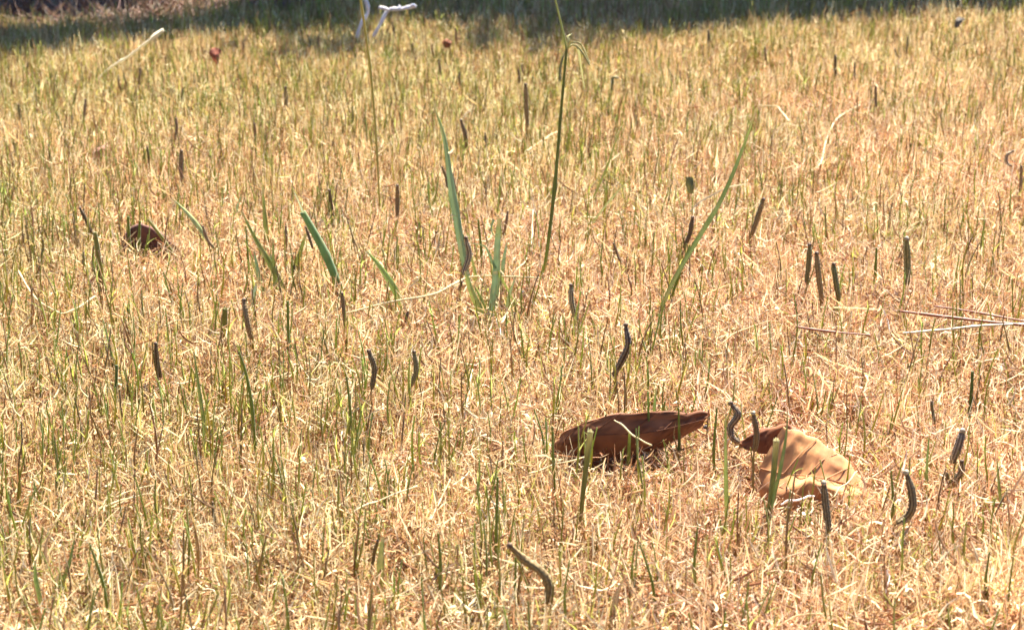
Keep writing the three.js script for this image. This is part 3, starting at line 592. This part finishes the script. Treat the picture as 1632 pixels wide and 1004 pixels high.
blade('bright green shoot between the hooked caterpillar and the right curl', '1480,800 1478,750 1482,690', [7, 8, 3], col(0.2, 0.27, 0.06), { yaw: 0.5 });

for (const [l, t, c] of [['green stem crossing the left half of the dark curled leaf, next to the cut stalk', '958,745 962,700 966,660', GREEN], ['pale stem crossing the middle of the dark curled leaf', '985,735 988,700 984,668', col(0.3, 0.3, 0.1)], ['bright thin shoot crossing the dark curled leaf at its middle right', '1030,745 1034,690 1033,625', col(0.22, 0.28, 0.06)], ['leaning thin shoot just right of the bright shoots at the dark curled leaf', '1058,730 1054,690 1060,640', GREEN], ['thin stem rising behind the round black pellet', '1140,770 1138,720 1143,650', GREEN], ['green stem rising left of the upright striped caterpillar', '556,720 558,660 552,600', GREEN], ['olive stem in the empty lower middle', '700,960 702,900 698,850', GREEN], ['green stem in the bottom right corner', '1575,990 1572,930 1578,880', GREEN], ['green stem by the curled tail caterpillar', '1420,850 1424,800 1421,750', GREEN], ['slender green stem in the lower right straw', '1110,960 1107,900 1112,840', GREEN], ['bent green stem at the bottom, left of the withered blade', '1045,985 1040,930 1020,868', GREEN]])
  blade(l, t, [6, 5.5, 3], c, { round: true, base: STUB });

// ---------------------------------------------------------------- single straws, needles and twigs lying on top
function straw(label, text, w, color, o = {}) {
  const px = parse(text), pts = px.map(([x, y], k) => onGround(x, y, (o.h ?? 0.031) + (o.rise ?? 0) * k / (px.length - 1)));
  const foot = pts[0].clone().setY(0), path = curve(pts, 24), scale = FPX / -foot.z, s = new Soup(), R = rng(px[0][0] + 3 * px[0][1]), ph = R() * 9;
  if (o.mat !== needleMat) path.forEach((p, j) => { p.y += 0.003 * (noise(j * 0.16, ph, 71) - 0.5); p.x += 0.0015 * (noise(j * 0.18, ph, 72) - 0.5); });
  w *= o.mat === needleMat ? 0.85 : 0.58 + 0.12 * R();
  const k = (t) => color.clone().multiplyScalar(0.88 + R() * 0.2);
  if (o.flat) s.leaf(path, (t) => w / scale * (1 - 0.5 * Math.abs(2 * t - 1) ** 3), V(0, 1, 0.5), k, 0.25);
  else s.tube(path, (t) => w / 2 / scale * (0.7 + 0.6 * noise(t * 9, ph, 73)) * ((o.nodes ?? []).some((q) => Math.abs(q - t) < 0.03) ? 1.7 : 1), k, 6);
  const m = mesh(o.name ?? 'straw', s.build(foot), o.mat ?? strawMat);
  m.position.copy(foot);
  return tag(m, label, o.category ?? 'straw', o.group);
}
{ // the leaning stalk stands up out of the lawn, so it is set upright like a blade
  const px = parse('155,126 176,107 201,92 232,68 259,49'), foot = onGround(150, 134, 0.02), pts = px.map(([x, y]) => inPlane(x, y, foot.z)), path = curve(pts, 30), sc = FPX / -foot.z;
  const root = thing('dry_stalk', foot, 'long pale dry stalk leaning right out of the far left grass', 'grass stalk');
  const s = new Soup(); s.tube(path, (t) => lerp(3.4, 4.6, t) / 2 / sc * (Math.abs(t - 0.42) < 0.03 ? 1.6 : 1), () => col(0.7, 0.62, 0.42), 7); mesh('stem', s.build(foot), strawMat, root);
  const h = new Soup(); h.leaf(curve([path[24].clone(), path[27].clone().add(V(0, 0.001, 0.001)), path[30].clone().add(V(0.001, 0.002, 0))], 6), (t) => 8 / sc * Math.sin(0.5 + t * 2), V(0.5, 1, 0), () => col(0.75, 0.68, 0.5), 0.35); mesh('husk', h.build(foot), strawMat, root);
  const d = new Soup(); d.tube(curve([path[30], inPlane(260, 60, foot.z), inPlane(264, 80, foot.z)], 6), () => 0.0006, () => col(0.55, 0.45, 0.22), 5); mesh('hanging_awn', d.build(foot), strawMat, root);
}
const WHITE = col(0.55, 0.44, 0.24), NEEDLE = col(0.25, 0.08, 0.027);
straw('long white straw running across the middle behind the pale green blade', '548,498 610,485 687,472 720,455 748,443 800,442 864,443', 6, WHITE, { nodes: [0.5], h: 0.038 });
straw('pale straw bowed like a smile near the left edge', '28,432 52,468 76,490 98,501 122,492 150,474', 5.5, WHITE);
straw('straight pale straw slanting up right, below the dark brown leaf', '268,494 298,464 333,431', 6, WHITE, { flat: true });
straw('thin pale straw lying below the slanting straight one', '260,518 300,508 332,498', 3.5, WHITE);
straw('white straw lying left of the rust needles', '1303,488 1340,491 1400,494', 5.5, WHITE, { flat: true });
straw('long rust pine needle reaching the right edge', '1435,496 1500,504 1560,511 1640,519', 5.5, NEEDLE, { mat: needleMat, h: 0.04, name: 'pine_needle', category: 'pine needle' });
straw('thinner rust pine needle above the long one at the right edge', '1490,488 1540,495 1590,504 1640,513', 4.5, NEEDLE, { mat: needleMat, h: 0.04, name: 'pine_needle', category: 'pine needle' });
straw('short rust pine needle under the level caterpillar', '1270,521 1320,528 1388,534', 4.5, NEEDLE, { mat: needleMat, h: 0.04, name: 'pine_needle', category: 'pine needle' });
straw('pale pine needle crossing under the rust ones at the right edge', '1440,531 1510,525 1570,519 1640,516', 5, WHITE, { mat: needleMat, h: 0.04, name: 'pine_needle', category: 'pine needle' });
straw('bent white straw below the left end of the rust needles', '1405,489 1414,507 1420,532', 7, col(0.8, 0.75, 0.62), { flat: true, h: 0.03 });
straw('yellow straw running on from the bent white one', '1422,530 1436,545 1452,556', 3.5, col(0.6, 0.5, 0.16));
straw('yellow straw slanting down right below the level caterpillar', '1297,560 1335,580 1372,594 1402,610', 5, col(0.68, 0.56, 0.25), { flat: true });
straw('long tan straw slanting up right, right of the bent caterpillar', '1148,547 1180,530 1215,517 1247,512', 4, TAN);
straw('flat pale straw crossing the long slanting green blade', '1100,337 1122,318 1150,303 1192,292', 6, WHITE, { flat: true, h: 0.05 });
straw('short bright straw slanting down right, far side of the thick caterpillar', '1368,381 1386,398 1402,414', 6, WHITE, { flat: true });
straw('arching pale straw in the far right, bending over to the right', '1308,262 1322,212 1340,184 1372,168', 4.5, WHITE, { h: 0.03 });
straw('arched pale straw right of the slanting blade tip', '1208,168 1232,168 1246,178 1258,194', 4, WHITE, { h: 0.05 });
straw('upright white straw left of the tall seed stalk', '864,415 858,370 852,330 846,300', 6, col(0.8, 0.74, 0.58), { flat: true, h: 0.03 });
straw('second upright pale straw left of the first, by the seed stalk', '846,400 848,370 850,335', 4, WHITE, { h: 0.03 });
straw('whitish scrap of straw at the foot of the forked green blade', '789,505 794,520 798,536', 11, col(0.7, 0.62, 0.45), { flat: true, h: 0.03 });
straw('curved short straw left of the tall seed stalk', '822,430 836,418 842,402', 4.5, WHITE);
straw('long straw slanting across the dark curled leaf right of its middle', '980,668 1005,690 1040,712', 4, WHITE, { h: 0.05 });
straw('bright straw at the right end of the dark curled leaf', '1086,682 1105,670 1128,661', 5, WHITE, { h: 0.04 });
straw('bundle of bleached straw below the left end of the dark curled leaf', '852,727 880,729 898,733', 8, WHITE, { flat: true, h: 0.03 });
straw('tan straw rising right under the dark curled leaf', '842,755 880,742 932,729', 5, WHITE, { h: 0.03 });
straw('tan straw lying arched at the bottom right', '1240,1000 1270,985 1305,979 1335,983 1350,1000', 6, TAN, { h: 0.03 });
straw('pale straw slanting up right in the lower left straw', '165,806 200,795 258,788', 6, WHITE);
straw('tan straw slanting up right at the left edge', '0,762 30,757 55,748', 6, TAN);
straw('bundled straw slanting up right, right of the left lower straw', '205,735 235,712 272,688', 7, WHITE, { flat: true });
straw('pale straw slanting down right in the left lower straw', '232,705 262,738 292,762', 5, TAN);
straw('bleached straw slanting up right left of the centre bottom', '560,818 600,800 665,775', 6, WHITE);
straw('bleached straw standing in the lower middle', '686,830 700,800 718,765', 4, WHITE, { h: 0.03 });
straw('white scrap of straw right of the upright striped caterpillar', '612,645 600,655 582,668', 6, WHITE, { flat: true });
straw('bright straw standing right of the olive caterpillar', '744,650 748,620 753,590', 5, WHITE, { h: 0.03 });
straw('pale straw slanting right behind the tall seed stalk', '840,240 868,222 888,210', 4.5, WHITE, { h: 0.03 });
straw('fallen pale straw below the boldest caterpillar', '200,306 218,299 238,292', 5, WHITE, { flat: true });
straw('pale straw scrap right of the slanting far stem', '752,172 745,178 738,186', 7, WHITE, { flat: true, h: 0.04 });
straw('white straw lying before the folded tan leaf', '1245,802 1270,799 1300,790', 5, col(0.8, 0.68, 0.6), { h: 0.03 });
straw('pale straw bent above the folded tan leaf', '1330,790 1350,770 1368,752', 4, WHITE, { h: 0.04 });
straw('slanting straw at the right edge above the sandy patch', '1560,855 1590,880 1625,905', 5, TAN, { h: 0.03 });
straw('white straw scrap at the far right of the upright stems', '1610,300 1616,265 1622,225', 6, WHITE, { flat: true, h: 0.03 });
straw('bright white scrap of straw at the bottom right', '1412,945 1418,925 1416,910', 14, col(0.82, 0.74, 0.62), { flat: true, h: 0.03 });

function twig(label, paths, group) {
  const foot = onGround(paths[0].foot[0], paths[0].foot[1], 0), z = foot.z, sc = FPX / -z, root = thing('twig', foot, label, 'twig');
  for (const { name, text, w } of paths) {
    const s = new Soup(), pts = curve(parse(text).map(([x, y], k) => inPlane(x, y, z + 0.004 * (k % 2))), 20);
    s.tube(pts, (t) => lerp(w[0], w[1], t) / 2 / sc * (1 + 0.16 * Math.sin(t * 23)), (t) => col(0.6, 0.56, 0.55).multiplyScalar(0.8 + 0.25 * hash2(Math.round(t * 20), 3, 5)), 8);
    mesh(name, s.build(foot), twigMat, root);
  }
}
twig('white bleached twig standing bent at the top, left of the forked one', [{ name: 'branch', foot: [569, 104], text: '568,60 575,38 586,18 583,0 580,-12', w: [5, 7] }]);
twig('white bleached twig with a side branch bent flat to the right', [{ name: 'branch', foot: [594, 104], text: '595,58 606,38 619,16 640,14 661,9', w: [5, 6] }, { name: 'side_spur', text: '619,16 612,13 604,12', w: [5, 6] }, { name: 'side_spur', text: '638,14 637,12 636,9', w: [4, 3] }, { name: 'side_spur', text: '652,12 658,8 662,11', w: [5, 5] }]);

// ---------------------------------------------------------------- fallen leaves
const smoothCurve = curve;
// a net of 'x,y,back' rows (pixels, and metres away from the camera behind the plane at distance z) becomes a smooth curled sheet
function sheet(net, z, nu, nv, color, flat) {
  const curve = flat ? (list, n) => Array.from({ length: n + 1 }, (_, k) => { const f = k / n * (list.length - 1), i = Math.min(Math.floor(f), list.length - 2); return list[i].clone().lerp(list[i + 1], f - i); }) : smoothCurve;
  const P = net.map((row) => row.trim().split(/\s+/).map((t) => { const [x, y, d] = t.split(',').map(Number); return inPlane(x, y, z - (d || 0)); }));
  const across = P.map((row) => curve(row, nu)), rows = [], s = new Soup();
  for (let u = 0; u <= nu; u++) rows.push(curve(across.map((r) => r[u]), nv));
  const flatRows = rows.map((r) => r.map((p) => p.clone())), seed = Math.round(P[0][0].x * 9000);
  for (let u = 0; u <= nu; u++) for (let v = 0; v <= nv; v++) {            // dry leaves are crinkled
    const a = flatRows[Math.min(u + 1, nu)][v].clone().sub(flatRows[Math.max(u - 1, 0)][v]), b = flatRows[u][Math.min(v + 1, nv)].clone().sub(flatRows[u][Math.max(v - 1, 0)]), nrm = a.cross(b).normalize();
    const fine = Math.min(1, P[0][0].distanceTo(P[0][P[0].length - 1]) / 0.05);
    rows[u][v].addScaledVector(nrm, fine * (0.0055 * (fbm(u / nu * 4.2 + seed, v / nv * 2.6, 61) - 0.5) + 0.0022 * (noise(u / nu * 11, v / nv * 6 + seed, 63) - 0.5)));
  }
  for (let u = 0; u <= nu; u++) for (const [v, w] of [[0, 2], [nv, nv - 2]]) rows[u][v].lerp(rows[u][w], 1.1 * smooth(noise(u * 0.55, v + seed, 65), 0.5, 0.9));   // torn margins
  for (let v = 0; v <= nv; v++) for (const [u, w] of [[0, 2], [nu, nu - 2]]) rows[u][v].lerp(rows[w][v], 1.1 * smooth(noise(v * 0.55, u + seed, 66), 0.45, 0.85));
  const ids = rows.map((r, u) => r.map((p, v) => s.v(p, color(u / nu, v / nv))));
  s.grid(ids);
  return [s, rows];
}
function leafThing(label, net, foot, color, o = {}) {
  const z = foot.z, [s, rows] = sheet(net, z, 44, 28, color, o.flat), root = thing(o.name ?? 'fallen_leaf', foot, label, o.category ?? 'leaf');
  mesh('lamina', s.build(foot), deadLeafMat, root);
  for (const line of o.veins ?? []) {
    const pts = line.trim().split(/\s+/).map((t) => { const [u, v] = t.split(',').map(Number); return rows[Math.round(u * 44)][Math.round(v * 28)].clone().add(V(0, 0.0003, 0.0006)); });
    const vs = new Soup(); vs.tube(curve(pts, 14), (t) => (o.veinR ?? 0.0006) * (1 - 0.5 * t), () => o.veinColor ?? col(0.2, 0.09, 0.04), 5);
    mesh('vein', vs.build(foot), deadLeafMat, root);
  }
  return root;
}
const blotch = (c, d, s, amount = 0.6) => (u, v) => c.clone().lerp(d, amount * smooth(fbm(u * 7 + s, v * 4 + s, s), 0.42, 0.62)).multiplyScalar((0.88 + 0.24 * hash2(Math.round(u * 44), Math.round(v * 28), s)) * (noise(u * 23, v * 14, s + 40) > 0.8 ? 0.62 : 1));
// standing on its edge, rolled back at the top; the side seen is turned from the sun
leafThing('large dark brown curled leaf standing on edge in the straw', [
  '880,742,0.006 920,752,0.001 975,752,-0.002 1030,732,0.001 1080,700,0.008 1118,676,0.014',
  '872,726,0.008 905,712,0 970,708,-0.005 1035,702,-0.003 1085,684,0.006 1124,668,0.014',
  '876,717,0.012 903,692,0.004 965,676,-0.002 1035,672,0 1090,668,0.009 1129,661,0.016',
  '880,714,0.013 904,684,0.006 962,663,0.001 1035,655,0.003 1092,657,0.011 1132,659,0.017',
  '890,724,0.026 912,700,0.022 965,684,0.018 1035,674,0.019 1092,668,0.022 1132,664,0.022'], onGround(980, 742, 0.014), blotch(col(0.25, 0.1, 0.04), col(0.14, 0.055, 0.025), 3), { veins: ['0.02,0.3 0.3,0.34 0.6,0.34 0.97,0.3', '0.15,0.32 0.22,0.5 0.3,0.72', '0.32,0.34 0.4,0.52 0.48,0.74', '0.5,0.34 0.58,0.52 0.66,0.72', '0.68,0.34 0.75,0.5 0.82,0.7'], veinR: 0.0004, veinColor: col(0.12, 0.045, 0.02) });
leafThing('large tan leaf folded like a tent, its bright side toward the viewer', [
  '1206,816,0 1240,820,-0.006 1275,817,-0.002 1310,808,0 1345,814,-0.004 1376,803,0.004',
  '1208,780,0.003 1246,788,-0.003 1290,768,0.005 1313,776,-0.001 1348,783,0.003 1386,790,0.01',
  '1212,745,0.010 1250,752,0.010 1285,757,0.012 1315,762,0.009 1350,772,0.014 1383,779,0.018',
  '1230,712,0.018 1262,716,0.02 1295,722,0.022 1322,736,0.02 1352,755,0.024 1380,767,0.026',
  '1249,679,0.027 1267,687,0.03 1300,699,0.032 1325,717,0.034 1352,739,0.036 1377,759,0.036',
  '1252,694,0.034 1272,699,0.042 1306,708,0.046 1330,724,0.046 1358,744,0.046 1378,766,0.044'], onGround(1290, 815, 0.013), blotch(col(0.52, 0.245, 0.09), col(0.36, 0.15, 0.06), 8, 0.8), { flat: true, veins: ['0,0.4 0.2,0.4 0.42,0.4 0.6,0.4 0.8,0.42 1,0.4', '0.2,0.4 0.3,0.58 0.42,0.78', '0.42,0.4 0.52,0.58 0.66,0.78', '0.62,0.4 0.74,0.6 0.85,0.76', '0.42,0.4 0.36,0.22 0.22,0.08', '0.62,0.4 0.58,0.2 0.5,0.04', '0.8,0.42 0.84,0.2 0.86,0.04'], veinR: 0.00055, veinColor: col(0.4, 0.19, 0.08) });
leafThing('dark upturned back flap of the folded tan leaf, shade put into its brown', [
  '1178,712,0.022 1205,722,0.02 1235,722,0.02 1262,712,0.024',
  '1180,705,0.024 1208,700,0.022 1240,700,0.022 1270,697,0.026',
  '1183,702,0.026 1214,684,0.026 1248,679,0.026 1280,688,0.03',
  '1186,704,0.034 1216,692,0.04 1248,686,0.04 1282,692,0.04'], onGround(1225, 800, 0.009), blotch(col(0.24, 0.09, 0.035), col(0.14, 0.055, 0.025), 5), { name: 'shaded_leaf_flap' });  // back margin of the tan leaf, its shade put into the darker brown
leafThing('dark brown leaf half hidden in the grass at the left', [
  '196,402,-0.002 224,406,-0.003 252,408,-0.003 284,404,0',
  '194,384,0 222,384,-0.001 252,388,0 288,402,0.004',
  '198,374,0.002 222,358,0.001 250,369,0.001 284,394,0.006',
  '204,380,0.02 224,366,0.02 252,377,0.02 284,398,0.022'], onGround(240, 404, 0.02), blotch(col(0.17, 0.075, 0.05), col(0.1, 0.05, 0.035), 6));
leafThing('small red brown curled leaf upright in the far left grass', [
  '331,84,0 338,96,-0.002 344,106,0 348,100,0.004',
  '334,80,0.002 341,88,-0.006 347,92,-0.003 350,86,0.006',
  '340,76,0.008 346,76,0.004 350,78,0.004 353,80,0.01'], onGround(342, 132, 0.012), blotch(col(0.27, 0.085, 0.045), col(0.14, 0.045, 0.025), 2));
leafThing('tiny rust leaf beside the dark caterpillar in the far grass', [
  '704,68,0 709,76,-0.003 717,76,0.002', '706,64,0.004 711,66,-0.003 719,69,0.005', '709,62,0.01 714,62,0.006 720,66,0.012'], onGround(712, 100, 0.015), blotch(col(0.22, 0.075, 0.03), col(0.12, 0.045, 0.02), 4));
leafThing('pinkish scrap of dry leaf in the left grass above the boldest caterpillar', [
  '143,250,0 152,254,-0.003 164,248,0.004', '146,243,0.006 156,240,0 170,234,0.008', '150,236,0.014 160,232,0.01 173,225,0.016'], onGround(155, 262, 0.014), blotch(col(0.36, 0.19, 0.11), col(0.22, 0.1, 0.06), 9));
leafThing('small olive folded leaf hanging on a stem right of the middle', [
  '1094,282,0 1098,281,-0.003 1105,283,0.002', '1093,295,0.002 1099,296,-0.004 1107,297,0.002', '1098,308,0.004 1101,309,0.001 1104,310,0.004'], onGround(1098, 350, 0.012), blotch(col(0.13, 0.12, 0.04), col(0.08, 0.08, 0.03), 12), { name: 'folded_leaf' });
leafThing('grey curled dead leaf at the edge of the far shade, right', [
  '1522,42,0 1526,45,-0.004 1531,40,0.004', '1524,32,0.004 1529,34,-0.003 1536,33,0.006', '1527,27,0.012 1532,27,0.008 1540,31,0.014'], onGround(1528, 76, 0.02), blotch(col(0.13, 0.11, 0.08), col(0.07, 0.06, 0.045), 14), { name: 'fallen_leaf' });
{
  const at = onGround(1125, 690, 0.018), s = new Soup(), R = rng(5), g = new THREE.IcosahedronGeometry(0.0019, 2), p = g.attributes.position;
  for (let k = 0; k < p.count; k++) { const v = V(p.getX(k), p.getY(k), p.getZ(k)), f = 1 + 0.12 * (noise(v.x * 1800 + 9, v.y * 1800 + v.z * 900 + 9, 3) - 0.5); p.setXYZ(k, v.x * f, v.y * f * 1.15, v.z * f); }
  g.computeVertexNormals();
  const m = mesh('seed', g, new THREE.MeshStandardMaterial({ name: 'black_pellet', color: col(0.02, 0.016, 0.012), roughness: 0.7 })); m.position.copy(at).setY(at.y + 0.004);
  tag(m, 'round black pellet at the right end of the dark curled leaf', 'seed');  // small round black body, its kind not settled
}
{
  const at = onGround(410, 4, 0.02), g = new THREE.IcosahedronGeometry(0.005, 2), p = g.attributes.position;
  for (let k = 0; k < p.count; k++) { const v = V(p.getX(k), p.getY(k), p.getZ(k)), f = 1 + 0.3 * (noise(v.x * 500 + 9, v.y * 500 + v.z * 300 + 9, 3) - 0.5); p.setXYZ(k, v.x * f, v.y * f * 0.7, v.z * f); }
  g.computeVertexNormals();
  const m = mesh('pebble', g, new THREE.MeshStandardMaterial({ name: 'pebble', color: col(0.6, 0.55, 0.5), roughness: 0.8 })); m.position.copy(at);
  tag(m, 'small white pebble in the far left shade', 'pebble');
}
renderer.render(scene, camera);
